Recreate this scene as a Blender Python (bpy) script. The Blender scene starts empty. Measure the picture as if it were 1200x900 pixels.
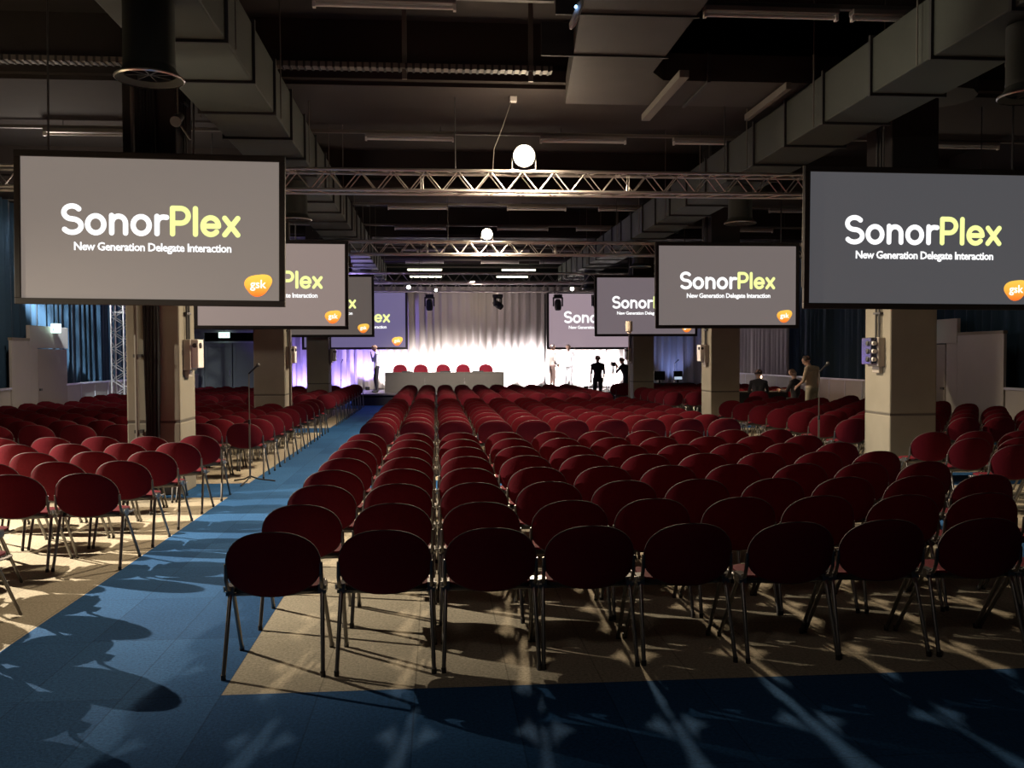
import bpy, bmesh, math, random
from mathutils import Vector, Matrix, Quaternion, noise
random.seed(7)
S = bpy.context.scene
C = S.collection
PI = math.pi
R = math.radians

# ---------------------------------------------------------------- materials
MATS = {}
def mat(name, col, rough=.6, metal=0., emis=None, es=0., sheen=0., spec=None, noise_s=None, noise_amt=.15, bump=0.):
    if name in MATS: return MATS[name]
    m = bpy.data.materials.new(name); m.use_nodes = True
    nt = m.node_tree; b = nt.nodes['Principled BSDF']
    b.inputs['Base Color'].default_value = (*col, 1)
    b.inputs['Roughness'].default_value = rough
    b.inputs['Metallic'].default_value = metal
    if spec is not None: b.inputs['Specular IOR Level'].default_value = spec
    if sheen:
        b.inputs['Sheen Weight'].default_value = sheen
        b.inputs['Sheen Roughness'].default_value = .4
    if emis:
        b.inputs['Emission Color'].default_value = (*emis, 1)
        b.inputs['Emission Strength'].default_value = es
    if noise_s:
        tc = nt.nodes.new('ShaderNodeTexCoord')
        n = nt.nodes.new('ShaderNodeTexNoise'); n.inputs['Scale'].default_value = noise_s; n.inputs['Detail'].default_value = 5
        nt.links.new(tc.outputs['Object'], n.inputs['Vector'])
        mx = nt.nodes.new('ShaderNodeMix'); mx.data_type = 'RGBA'
        mx.inputs['A'].default_value = (*[c*(1-noise_amt*1.6) for c in col], 1)
        mx.inputs['B'].default_value = (*[min(1, c*(1+noise_amt*1.6)) for c in col], 1)
        nt.links.new(n.outputs['Fac'], mx.inputs['Factor'])
        nt.links.new(mx.outputs['Result'], b.inputs['Base Color'])
        if bump:
            bp = nt.nodes.new('ShaderNodeBump'); bp.inputs['Strength'].default_value = bump; bp.inputs['Distance'].default_value = .01
            nt.links.new(n.outputs['Fac'], bp.inputs['Height']); nt.links.new(bp.outputs['Normal'], b.inputs['Normal'])
    MATS[name] = m
    return m

def carpet(name, c1, c2, tile=.5, seam=.55, amt=1.0):
    m = bpy.data.materials.new(name); m.use_nodes = True
    nt = m.node_tree; N = nt.nodes; L = nt.links; b = N['Principled BSDF']
    b.inputs['Roughness'].default_value = .95; b.inputs['Specular IOR Level'].default_value = .15
    tc = N.new('ShaderNodeTexCoord')
    sep = N.new('ShaderNodeSeparateXYZ'); L.new(tc.outputs['Object'], sep.inputs[0])
    def math_(op, a, v=None):
        n = N.new('ShaderNodeMath'); n.operation = op
        if isinstance(a, (int, float)): n.inputs[0].default_value = a
        else: L.new(a, n.inputs[0])
        if v is not None:
            if isinstance(v, (int, float)): n.inputs[1].default_value = v
            else: L.new(v, n.inputs[1])
        return n.outputs[0]
    sx = math_('DIVIDE', math_('ADD', sep.outputs[0], .12), tile); sy = math_('DIVIDE', math_('ADD', sep.outputs[1], .18), tile*2)
    fx = math_('FLOOR', sx); fy = math_('FLOOR', sy)
    cmb = N.new('ShaderNodeCombineXYZ'); L.new(fx, cmb.inputs[0]); L.new(fy, cmb.inputs[1])
    wn = N.new('ShaderNodeTexWhiteNoise'); wn.noise_dimensions = '3D'; L.new(cmb.outputs[0], wn.inputs['Vector'])
    fine = N.new('ShaderNodeTexNoise'); fine.inputs['Scale'].default_value = 55; fine.inputs['Detail'].default_value = 6; fine.inputs['Roughness'].default_value = .75
    L.new(tc.outputs['Object'], fine.inputs['Vector'])
    big = N.new('ShaderNodeTexNoise'); big.inputs['Scale'].default_value = 1.3; big.inputs['Detail'].default_value = 4
    L.new(tc.outputs['Object'], big.inputs['Vector'])
    f = math_('ADD', math_('MULTIPLY', wn.outputs['Value'], .5*amt), math_('MULTIPLY', big.outputs['Fac'], .5))
    mx = N.new('ShaderNodeMix'); mx.data_type = 'RGBA'
    mx.inputs['A'].default_value = (*c1, 1); mx.inputs['B'].default_value = (*c2, 1)
    L.new(f, mx.inputs['Factor'])
    # seams
    ex = math_('ABSOLUTE', math_('SUBTRACT', math_('FRACT', sx), .5)); ey = math_('ABSOLUTE', math_('SUBTRACT', math_('FRACT', sy), .5))
    gx = math_('GREATER_THAN', ex, .5-.004/tile); gy = math_('GREATER_THAN', ey, .5-.002/tile)
    g = math_('MAXIMUM', gx, gy)
    k = math_('SUBTRACT', 1.0, math_('MULTIPLY', g, seam))
    fn = math_('ADD', math_('MULTIPLY', fine.outputs['Fac'], 2.2), -.1)
    k2 = math_('MULTIPLY', k, fn)
    vm = N.new('ShaderNodeVectorMath'); vm.operation = 'SCALE'
    L.new(mx.outputs['Result'], vm.inputs[0]); L.new(k2, vm.inputs['Scale'])
    L.new(vm.outputs[0], b.inputs['Base Color'])
    bp = N.new('ShaderNodeBump'); bp.inputs['Strength'].default_value = .6; bp.inputs['Distance'].default_value = .006
    L.new(fine.outputs['Fac'], bp.inputs['Height']); L.new(bp.outputs['Normal'], b.inputs['Normal'])
    MATS[name] = m
    return m

M_blue = carpet('blue carpet tiles', (.010, .064, .18), (.038, .135, .32), seam=.3)
M_beige = carpet('beige carpet tiles', (.42, .36, .26), (.58, .51, .385), seam=.3, amt=.6)
M_red = mat('maroon fabric', (.135, .006, .016), .85, spec=.2, noise_s=60, noise_amt=.12, bump=.15)
M_trim = mat('grey plastic edging', (.06, .022, .026), .7)
M_shell = mat('black plastic shell', (.02, .018, .018), .6)
M_leg = mat('dark steel tube', (.20, .19, .18), .34, .9)
M_silver = mat('bright metal', (.75, .74, .72), .3, 1)
M_conc = mat('painted concrete', (.26, .24, .19), .9, noise_s=2.2, noise_amt=.13, bump=.2)
M_concd = mat('dark joint', (.10, .09, .075), .9)
M_black = mat('matte black', (.012, .012, .013), .7)
M_frame = mat('black screen frame', (.018, .015, .013), .6)
M_truss = mat('truss aluminium', (.62, .58, .55), .38, .85)
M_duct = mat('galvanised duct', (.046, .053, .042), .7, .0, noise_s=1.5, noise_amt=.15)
M_ductd = mat('duct seam', (.03, .03, .03), .7)
M_ceil = mat('dark ceiling', (.035, .03, .028), .95)
M_beam = mat('dark brown beam', (.030, .023, .020), .9, noise_s=.8, noise_amt=.2)
M_tray = mat('cable tray metal', (.16, .145, .125), .6, .2)
M_fix = mat('white enamel fitting', (.22, .20, .18), .5)
M_tube_lit = mat('lit tube', (.9, .95, .8), .5, emis=(.95, 1, .70), es=6)
M_cloth = mat('grey stage drape', (.52, .49, .47), .9, sheen=.2)
M_bluecloth = mat('dark blue drape', (.022, .060, .105), .85, sheen=.1)
M_panel = mat('white partition panel', (.42, .39, .35), .6, noise_s=1.5, noise_amt=.05)
M_panelrail = mat('partition rail', (.50, .50, .55), .45, .4)
M_wall = mat('dark wall paint', (.06, .06, .062), .9)
M_wall2 = mat('dark grey wall paint', (.26, .27, .26), .8)
M_table = mat('grey cloth table front', (.055, .051, .044), .9, noise_s=8, noise_amt=.06)
M_stage = mat('black stage skirt', (.010, .010, .014), .9)
M_stagetop = mat('stage deck', (.10, .09, .09), .6)
M_lamp = mat('glowing lamp', (1, .9, .75), .5, emis=(1, .86, .62), es=60)
M_lampw = mat('glowing small lamp', (1, .95, .9), .5, emis=(1, .93, .85), es=25)
M_box = mat('grey metal box', (.42, .38, .33), .5, .2)
M_boxw = mat('light socket plate', (.85, .82, .76), .4)
M_exit = mat('exit sign face', (.8, 1, .9), .4, emis=(.72, 1, .88), es=1.6)
M_exitg = mat('exit sign green', (.05, .5, .25), .4, emis=(.1, .75, .4), es=.9)
M_led = mat('blue led', (.2, .4, 1), .4, emis=(.25, .5, 1), es=6)
M_white = mat('white plastic', (.75, .72, .68), .5)
M_dark = mat('dark grey plastic', (.05, .05, .05), .5)
M_screenlit = mat('lit monitor', (.3, .4, .5), .4, emis=(.5, .6, .75), es=.8)

# ---------------------------------------------------------------- mesh building
class MB:
    def __init__(s): s.v = []; s.f = []; s.m = []
    def face(s, idx, mi=0): s.f.append(tuple(idx)); s.m.append(mi)
    def box(s, x0, x1, y0, y1, z0, z1, mi=0, M=None):
        b = len(s.v)
        P = [(x0,y0,z0),(x1,y0,z0),(x1,y1,z0),(x0,y1,z0),(x0,y0,z1),(x1,y0,z1),(x1,y1,z1),(x0,y1,z1)]
        if M is not None: P = [tuple(M @ Vector(p)) for p in P]
        s.v += P
        for q in ((0,3,2,1),(4,5,6,7),(0,1,5,4),(1,2,6,5),(2,3,7,6),(3,0,4,7)): s.face([b+i for i in q], mi)
        return s
    def bbox(s, x0, x1, y0, y1, z0, z1, r=.01, mi=0):
        # bevelled box (chamfered all round)
        bm = bmesh.new(); bmesh.ops.create_cube(bm, size=1)
        for v in bm.verts:
            v.co = Vector(((x0+x1)/2+v.co.x*(x1-x0), (y0+y1)/2+v.co.y*(y1-y0), (z0+z1)/2+v.co.z*(z1-z0)))
        bmesh.ops.bevel(bm, geom=list(bm.edges), offset=r, segments=2, affect='EDGES', profile=.5)
        s.addbm(bm, mi); bm.free(); return s
    def addbm(s, bm, mi=0, M=None):
        b = len(s.v); bm.verts.index_update()
        for v in bm.verts: s.v.append(tuple(M @ v.co if M is not None else v.co))
        for f in bm.faces: s.face([b+v.index for v in f.verts], mi)
    def add(s, o, M=None):
        b = len(s.v)
        s.v += [tuple(M @ Vector(p)) for p in o.v] if M is not None else o.v
        s.f += [tuple(i+b for i in f) for f in o.f]; s.m += o.m
    def tube(s, pts, r, n=8, mi=0, closed=False, caps=True):
        pts = [Vector(p) for p in pts]; k = len(pts)
        rr = r if isinstance(r, (list, tuple)) else [r]*k
        b = len(s.v); up = None
        for i, p in enumerate(pts):
            if closed: d = pts[(i+1) % k]-pts[i-1]
            else: d = pts[min(i+1, k-1)]-pts[max(i-1, 0)]
            d.normalize()
            if up is None:
                up = Vector((0,0,1)) if abs(d.z) < .9 else Vector((1,0,0))
            a = d.cross(up).normalized(); up = a.cross(d).normalized()
            for j in range(n):
                t = 2*PI*j/n
                s.v.append(tuple(p+rr[i]*(math.cos(t)*a+math.sin(t)*up)))
        for i in range(k if closed else k-1):
            for j in range(n):
                i2 = (i+1) % k
                s.face((b+i*n+j, b+i*n+(j+1) % n, b+i2*n+(j+1) % n, b+i2*n+j), mi)
        if caps and not closed:
            s.face([b+j for j in range(n)][::-1], mi); s.face([b+(k-1)*n+j for j in range(n)], mi)
        return s
    def lathe(s, prof, n=24, M=None, mi=0):
        b = len(s.v)
        for r, z in prof:
            for j in range(n):
                t = 2*PI*j/n; p = Vector((r*math.cos(t), r*math.sin(t), z))
                s.v.append(tuple(M @ p if M is not None else p))
        for i in range(len(prof)-1):
            for j in range(n):
                s.face((b+i*n+j, b+i*n+(j+1) % n, b+(i+1)*n+(j+1) % n, b+(i+1)*n+j), mi)
        return s
    def mesh(s, name, mats, smooth=None):
        me = bpy.data.meshes.new(name); me.from_pydata(s.v, [], s.f); 
        if not isinstance(mats, (list, tuple)): mats = [mats]
        for m in mats: me.materials.append(m)
        if len(mats) > 1: me.polygons.foreach_set('material_index', s.m)
        if smooth:
            me.polygons.foreach_set('use_smooth', [True]*len(me.polygons))
            try: me.set_sharp_from_angle(angle=R(smooth))
            except Exception: pass
        me.update(); return me
    def build(s, name, mats, parent=None, smooth=None):
        o = bpy.data.objects.new(name, s.mesh(name, mats, smooth)); C.objects.link(o)
        if parent is not None: o.parent = parent
        return o

def tag(o, label=None, cat=None, group=None, kind=None):
    if label: o['label'] = label
    if cat: o['category'] = cat
    if group: o['group'] = group
    if kind: o['kind'] = kind
    return o
def thing(name, label, cat, loc=(0,0,0), rz=0, group=None):
    o = bpy.data.objects.new(name, None); C.objects.link(o); o.empty_display_size = .1
    o.location = loc; o.rotation_euler = (0, 0, rz)
    return tag(o, label, cat, group)
def struct(o, label=None):
    o['kind'] = 'structure'
    if label: o['label'] = label
    return o
def copy_tree(o, parent=None):
    c = o.copy(); C.objects.link(c)
    if parent is not None: c.parent = parent
    for ch in list(o.children): copy_tree(ch, c)
    return c
ORD = ['', 'first', 'second', 'third', 'fourth', 'fifth', 'sixth', 'seventh', 'eighth', 'ninth', 'tenth', 'eleventh', 'twelfth']

# ---------------------------------------------------------------- layout numbers (metres)
PX_L, PX_R = (-3.90, -3.24), (6.12, 6.78)        # pillar rows
PY = [12.0, 20.15, 28.3]; PD = .74
ROWS1 = [5.33+.9*i for i in range(8)]
ROWS2 = [13.70+.93*i for i in range(9)]
ROWS3 = [23.57+.9*i for i in range(9)]
CX = [-.86+.573*i for i in range(10)]
LX = [-2.87-.573*i for i in range(11)]
RX = [6.1+.573*i for i in range(8)]

# ---------------------------------------------------------------- room
fl = MB()
xs = [-11, -9.0, -2.6, -1.12, 4.66, 5.72, 10.7, 12.2]
ys = [-8, 4.83, 11.72, 13.0, 21.5, 22.9, 31.2, 49]
for i in range(len(xs)-1):
    for j in range(len(ys)-1):
        b = len(fl.v)
        fl.v += [(xs[i],ys[j],0),(xs[i+1],ys[j],0),(xs[i+1],ys[j+1],0),(xs[i],ys[j+1],0)]
        fl.face((b,b+1,b+2,b+3), 1 if (i in (1,3,5) and j in (1,3,5)) else 0)
struct(fl.build('floor', [M_blue, M_beige]), 'carpeted floor, beige under the seating and blue in the aisles')
struct(MB().box(-11,12.2,-8,49,6.4,6.6).build('ceiling', M_ceil))
struct(MB().box(-11.2,-11,-8,49,0,6.6).build('wall_left', M_wall))
struct(MB().box(12.2,12.4,-8,49,0,6.6).build('wall_right', M_wall))
struct(MB().box(-11,12.2,49,49.2,0,6.6).build('wall_back', M_wall))
struct(MB().box(-11,12.2,-8.2,-8,0,6.6).build('wall_front', M_wall))
for i in range(5):
    y0 = 4.85+8.15*i
    b = MB().box(-11,12.2,y0,y0+2.2,5.50,6.4)
    b.box(-11,12.2,y0-.12,y0,5.56,5.72)
    struct(b.build('trim_%d' % (i+1), M_beam), 'wide dark brown ceiling beam crossing the hall')
# wall with exit doors at the far left
wb = MB().box(-11,-5.75,37.6,37.8,2.75,4.6).box(-11,-9.2,37.6,37.8,0,2.75).box(-7.0,-5.75,37.6,37.8,0,2.75)
wb.box(-11,-5.75,37.5,37.6,2.72,2.82).box(-11,-5.75,37.52,37.6,2.30,2.38)
struct(wb.build('wall_far_left', M_wall2), 'dark grey cross wall with an exit in the far left corner')
d = MB()
for x0 in (-9.2, -8.1):
    d.box(x0+.02, x0+1.08, 37.66, 37.72, 0, 2.3)
    d.box(x0+.02,x0+.14,37.62,37.66,0,2.3).box(x0+.96,x0+1.08,37.62,37.66,0,2.3).box(x0+.14,x0+.96,37.62,37.66,1.0,1.1).box(x0+.14,x0+.96,37.62,37.66,2.18,2.3)
dd = struct(d.build('door_1', mat('grey door', (.20,.21,.20), .6)), 'grey double door below the exit sign')
MB().tube([(-8.2,37.6,.95),(-8.2,37.56,1.0),(-8.2,37.56,1.2),(-8.2,37.6,1.25)], .012).build('door_handle', M_silver, dd)

# ---------------------------------------------------------------- curtains
def curtain(name, p0, p1, z0, z1, amp, pitch, seed, m, label, group=None, nz=6, gather=0., tilt=0.):
    rnd = random.Random(seed)
    p0 = Vector(p0); p1 = Vector(p1); d = (p1-p0); Ln = d.length; d.normalize(); nrm = Vector((-d.y, d.x))
    n = int(Ln/pitch*8); mb = MB()
    ph = [rnd.uniform(0, 6.28) for _ in range(6)]
    for k in range(nz+1):
        fz = k/nz; z = z0+(z1-z0)*fz
        for i in range(n+1):
            u = Ln*i/n
            w = 2*PI*u/pitch
            a = amp*(.75+.25*math.sin(w*.13+ph[0]))*(1-.35*fz)
            off = a*(math.sin(w+.9*math.sin(w*.21+ph[1])+.25*math.sin(fz*3+w*.4))) + a*.35*math.sin(w*2.3+ph[2]+fz)
            du = gather*math.sin(w*.31+ph[3])*(1-fz)*.1
            q = p0+d*(u+du)+nrm*off
            mb.v.append((q.x, q.y, z))
    for k in range(nz):
        for i in range(n):
            a = k*(n+1)+i; mb.face((a, a+1, a+n+2, a+n+1))
    o = mb.build(name, m, smooth=80)
    md = o.modifiers.new('thickness', 'SOLIDIFY'); md.thickness = .006
    return tag(o, label, 'curtain', group)
curtain('stage_curtain', (-5.72,37.35), (11.35,37.35), .0, 4.55, .085, .34, 3, M_cloth, 'tall pleated grey drape hanging behind the stage')
curtain('side_curtain', (11.35,29.0), (11.35,37.3), .0, 4.9, .085, .4, 5, M_cloth, 'grey pleated drape on the right side wall beyond the dark blue one')
curtain('side_curtain', (-9.62,2.0), (-9.62,37.4), .02, 5.3, .11, .36, 8, M_bluecloth, 'dark blue pleated drape along the left side wall, lit pale in one spot', nz=8)
curtain('side_curtain', (11.42,2.0), (11.42,28.9), .02, 5.3, .11, .36, 9, M_bluecloth, 'dark blue pleated drape along the right side wall, nearly black')

# ---------------------------------------------------------------- low partitions
def partition(x, ys, label, side):
    t = thing('low_partition', label, 'partition', (x, ys[0], 0))
    me = MB().bbox(-.02,.02,.015,.985,.03,1.06,.006).mesh('panel', M_panel)
    n = int(ys[1]-ys[0])
    for i in range(n):
        y = ys[0]+i
        if ys[2]-.01 <= y < ys[3]-.01: continue
        o = bpy.data.objects.new('panel', me); C.objects.link(o); o.parent = t; o.location = (0, i, 0)
        p = MB().box(-.03,.03,i-.015,i+.015,0,1.06).build('post', M_panelrail, t)
    for a, b in ((ys[0], ys[2]), (ys[3], ys[1])):
        MB().bbox(-.05,.05,a-ys[0],b-ys[0],1.05,1.10,.008).build('top_rail', M_panelrail, t)
    return t
partition(-9.3, (3.0,37.0,21.0,24.0), 'low white panel partition along the left wall in front of blue drape', -1)
partition(11.0, (3.0,36.0,17.0,21.0), 'low white panel partition along the right wall in front of dark drape', 1)
def portal(x, y0, ydoor, y1, s, label):
    # s=+1: opens towards +x side of hall (left wall); geometry along y
    t = thing('entrance_portal', label, 'entrance', (x, y0, 0))
    L1 = ydoor-y0; L2 = y1-y0
    MB().bbox(-.03,.03,0,L1,.02,2.14,.006).build('side_panel', M_panel, t)
    MB().box(-.045,.045,0,L1,2.14,2.2).build('side_rail', mat('brown rail', (.2,.17,.12), .6), t)
    MB().bbox(-.04,.04,L1,L2,1.98,2.5,.006).build('header_panel', M_panel, t)
    MB().bbox(-.03,.03,L1,L1+.42,.02,1.98,.006).build('narrow_panel', M_panel, t)
    dr = MB().bbox(-.02,.02,L1+.47,L2-.03,.02,1.96,.006).build('door_leaf', mat('taupe door', (.33,.29,.25), .65), t)
    MB().box(.02*s,.05*s,L1+.5,L1+.62,.98,1.03).build('door_handle', M_dark, dr)
    return t
portal(-9.28, 21.0, 21.9, 24.1, 1, 'taupe and white entrance portal in the left partition')
portal(10.98, 17.0, 18.6, 21.0, -1, 'beige entrance portal in the right partition beside the pillar')
def exit_sign(loc, sx, sy, label):
    t = thing('exit_sign', label, 'exit sign', loc)
    b = MB().bbox(-sx/2,sx/2,-sy/2,sy/2,-.11,.11,.006).build('housing', M_exit, t)
    # small running figure and arrow in green on the face looking at the seats
    g = MB()
    y = -sy/2-.004
    g.tube([(-sx*.18,y,.05),(-sx*.18,y,.07)], .014, 8)
    g.tube([(-sx*.17,y,.04),(-sx*.2,y,0),(-sx*.12,y,-.03),(-sx*.16,y,-.07)], .009, 6)
    g.tube([(-sx*.2,y,0),(-sx*.27,y,-.05)], .008, 6)
    g.tube([(sx*.02,y,0),(sx*.3,y,0)], .008, 6); g.tube([(sx*.2,y,.04),(sx*.3,y,0),(sx*.2,y,-.04)], .008, 6)
    g.build('pictogram', M_exitg, t)
    return t
exit_sign((-8.35,37.35,2.62), .42, .08, 'small lit exit sign above the far left double door')
MB().tube([(0,0,.1),(0,0.0,.22),(0,.2,.22)], .01).build('bracket', M_dark, C.objects[-1] if False else [o for o in C.objects if o.name=='exit_sign'][0])
exit_sign((-9.13,23.1,2.46), .17, .17, 'small glowing exit sign on the left entrance portal')
exit_sign((10.8,19.9,2.25), .2, .2, 'small glowing exit sign on the right entrance portal')

# ---------------------------------------------------------------- pillars with their boxes and pipes
def pillar(x0, x1, y0, label):
    t = thing('concrete_pillar', label, 'pillar', ((x0+x1)/2, y0+PD/2, 0), group=None)
    w = (x1-x0)/2; d = PD/2
    b = MB().bbox(-w, w, -d, d, 0, .92, .018); b.bbox(-w, w, -d, d, .94, 4.15, .018)
    b.build('shaft', M_conc, t)
    MB().bbox(-w, w, -d, d, 4.15, 6.39, .018).build('dark_top', M_ceil, t)  # upper shaft darker than below, in the ceiling material
    MB().box(-w+.006, w-.006, -d+.006, d-.006, .90, .96).build('joint_band', M_concd, t)
    return t
nm = ['nearest', 'middle', 'farthest']
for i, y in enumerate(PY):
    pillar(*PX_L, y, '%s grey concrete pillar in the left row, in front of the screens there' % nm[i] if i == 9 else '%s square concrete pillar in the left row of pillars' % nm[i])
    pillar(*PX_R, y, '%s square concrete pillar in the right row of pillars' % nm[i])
def socket_box(x, y, z, s, label, m=M_boxw):
    t = thing('socket_box', label, 'electrical box', (x, y, z))
    MB().bbox(0 if s > 0 else -.1, .1 if s > 0 else 0, -.16, .16, -.2, .2, .012).build('back_box', M_box, t)
    MB().bbox(*((.1,.19) if s > 0 else (-.19,-.1)), -.13, .15, -.17, .2, .01).build('panel_face', m, t)
    for k in range(3 if m is not M_boxw else 1):
        X = .19*s
        MB().lathe([(0,0),(.035,0),(.035,.02),(.025,.025),(0,.025)], 12, Matrix.Translation((X, -.05+.0*k, .12-.11*k)) @ Matrix.Rotation(PI/2*s, 4, 'Y')).build('socket', M_dark, t)
        MB().lathe([(0,0),(.03,0),(.03,.03),(0,.03)], 10, Matrix.Translation((X-.04*s, -.13, .12-.11*k)) @ Matrix.Rotation(PI/2, 4, 'X')).build('socket', M_boxw if m is not M_boxw else M_dark, t)
    MB().bbox(*((.0,.06) if s > 0 else (-.06,0)), -.1, .1, -.29, -.2, .01).build('lower_trunking', M_box, t)
    return t
M_violetplate = mat('violet-lit metal plate', (.55,.55,.75), .15, .9)  # violet light on the nearest right box, put into the plate colour
for i, y in enumerate(PY):
    socket_box(PX_L[1], y+.3, 1.78-.0*i, 1, '%s left pillar\'s grey electrical socket box, on its right side' % nm[i])
    socket_box(PX_R[0], y+.3, 1.78, -1, '%s right pillar\'s electrical socket box, on its left side' % nm[i], M_violetplate if i == 0 else M_boxw)
    for s, X, lr in ((1, PX_L[1], 'left'), (-1, PX_R[0], 'right')):
        p = MB()
        for dy in (-.05, .05):
            p.tube([(X+s*.03, y+.3+dy, 1.98), (X+s*.03, y+.3+dy, 5.45)], .016, 8)
        for z in (2.3, 3.2, 4.1, 5.0): p.box(min(X+s*.003, X+s*.05), max(X+s*.003, X+s*.05), y+.2, y+.4, z, z+.03)
        tag(p.build('conduit', M_dark), 'pair of thin vertical conduits down the side of the %s %s pillar' % (nm[i], lr), 'conduit')
# vertical pole and black strip on the near left pillar
t = thing('vertical_pole', 'pale metal pole standing against the front of the nearest left pillar', 'pole', (-3.74, 11.9, 0))
MB().tube([(0,0,0),(0,0,5.45)], .026, 12).build('pole', M_tray, t)
for z in (.8, 1.75): MB().box(-.035,.06,-.02,.08,z,z+.04).build('bracket', M_dark, t)
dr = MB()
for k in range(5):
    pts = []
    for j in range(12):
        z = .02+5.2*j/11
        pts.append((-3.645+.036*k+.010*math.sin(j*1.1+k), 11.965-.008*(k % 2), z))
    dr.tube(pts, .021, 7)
tag(dr.build('black_strip', M_black), 'broad black strip running down the face of the nearest left pillar', 'cable bundle')  # row of thin black tubes beside the pole

# bright pipe at far left pillar
tag(MB().tube([(-3.14,20.25,0),(-3.14,20.25,5.45)], .03, 10).build('drain_pipe', M_fix), 'pale vertical pipe on the right side of the middle left pillar', 'pipe')

# ---------------------------------------------------------------- ducts and ceiling services
def duct(x0, x1, y0, y1, z0, z1, label, step=1.25):
    t = thing('air_duct', label, 'air duct', ((x0+x1)/2, y0, z0))
    w = (x1-x0)/2
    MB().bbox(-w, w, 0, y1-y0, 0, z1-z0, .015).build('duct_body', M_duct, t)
    fm = MB().box(-w-.03, w+.03, -.02, .02, -.03, z1-z0+.03).mesh('flange', M_ductd)
    hm = MB().tube([(0, 0, -.02), (0, 0, 6.39-z0)], .008, 6).mesh('hanger', M_tray); y = step/2; k = 0
    while y < y1-y0:
        o = bpy.data.objects.new('flange', fm); C.objects.link(o); o.parent = t; o.location = (0, y, 0)
        if k % 2 == 0 and not (x0 > 0 and 11.2 < y0+y < 13.2):
            for s in (-1, 1):
                o = bpy.data.objects.new('hanger', hm); C.objects.link(o); o.parent = t; o.location = (s*(w+.05), y+.2, 0)
        y += step; k += 1
    return t
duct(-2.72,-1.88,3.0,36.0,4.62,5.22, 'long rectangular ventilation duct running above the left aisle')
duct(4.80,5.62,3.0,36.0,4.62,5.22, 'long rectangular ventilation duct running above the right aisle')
def outlet(x, y, label):
    t = thing('duct_outlet', label, 'air outlet', (x, y, 4.0), group=None)
    MB().lathe([(.20,.60),(.20,.12),(.205,.10),(.20,.08),(.22,.04),(.26,.0),(.268,-.01),(.262,-.016),(.20,.02),(.185,.1),(.185,.58)], 32).build('outlet_pipe', M_duct, t, smooth=40)
    MB().lathe([(.262,-.022),(.272,-.012),(.268,0),(.258,-.012)], 32).build('rim', M_silver, t, smooth=40)
    g = MB()
    for a in range(4):
        c, s_ = math.cos(a*PI/4), math.sin(a*PI/4)
        g.box(-.19,.19,-.005,.005,.02,.08, M=Matrix.Rotation(a*PI/4, 4, 'Z'))
    g.build('vanes', M_dark, t)
for i, y in enumerate((7.7, 15.4, 23.1, 30.8)):
    outlet(-2.28, y, 'round drop outlet under the left duct, %s from the camera' % ORD[i+1])
    outlet(5.18, y, 'round drop outlet under the right duct, %s from the camera' % ORD[i+1])
# plenum branch above centre right
t = thing('branch_duct', 'wide flat brownish branch duct near the top of the view', 'air duct', (0,0,0))
pl = MB(); z0, z1 = 5.275, 5.62
poly = [(x_*1.067, max(7.15, y_*1.067)) for x_, y_ in [(1.20,6.5),(2.55,6.5),(2.55,10.7),(2.75,11.0),(6.3,11.0),(6.7,11.08),(6.9,11.3),(6.98,11.55),(6.9,11.8),(6.7,12.0),(6.3,12.1),(1.72,12.1)]]
b = len(pl.v); k = len(poly)
pl.v += [(x,y,z0) for x,y in poly]+[(x,y,z1) for x,y in poly]
pl.face(list(range(k))[::-1]); pl.face([k+i for i in range(k)])
for i in range(k): pl.face((i,(i+1)%k,k+(i+1)%k,k+i))
pl.build('duct_body', M_beam if False else mat('brown painted duct', (.032,.026,.021), .7, noise_s=2, noise_amt=.2), t)
for y in (8.2, 9.5, 10.8): MB().box(1.25,2.76,y,y+.035,z0-.02,z1+.02).build('flange', M_ductd, t)
for x in (3.5,4.9,6.4): MB().box(x,x+.04,11.70,12.94,z0-.025,z1+.02).build('flange', M_ductd, t)
MB().box(3.0,3.12,11.2,13.3,z0-.12,z0-.03).build('support_rail', M_tray, t)
MB().box(4.5,4.57,11.6,13.2,z0-.12,z0-.03).build('support_rail', M_tray, t)
# access point + junction box
t = thing('wireless_unit', 'small white oval wireless unit with a blue light, hung from branch duct', 'wireless unit', (1.24, 8.05, 4.72))
b = MB().lathe([(0,-.03),(.07,-.03),(.1,-.01),(.1,.01),(.07,.03),(0,.03)], 24, Matrix.Rotation(R(-68),4,'Y') @ Matrix.Diagonal((1.35,.9,1,1))).build('body', M_white, t, smooth=50)
MB().tube([(0,0,.05),(0.1,0,.52)], .008).build('stem', M_dark, t)
MB().lathe([(0,0),(.012,0),(.012,.02),(0,.02)],10,Matrix.Translation((-.02,-.09,.03))@Matrix.Rotation(R(90),4,'X')).build('led', M_led, t)
tag(MB().bbox(1.56,1.74,8.5,8.64,5.14,5.24,.01).build('junction_box', M_white), 'small white junction box on the underside of the branch duct', 'junction box')
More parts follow.
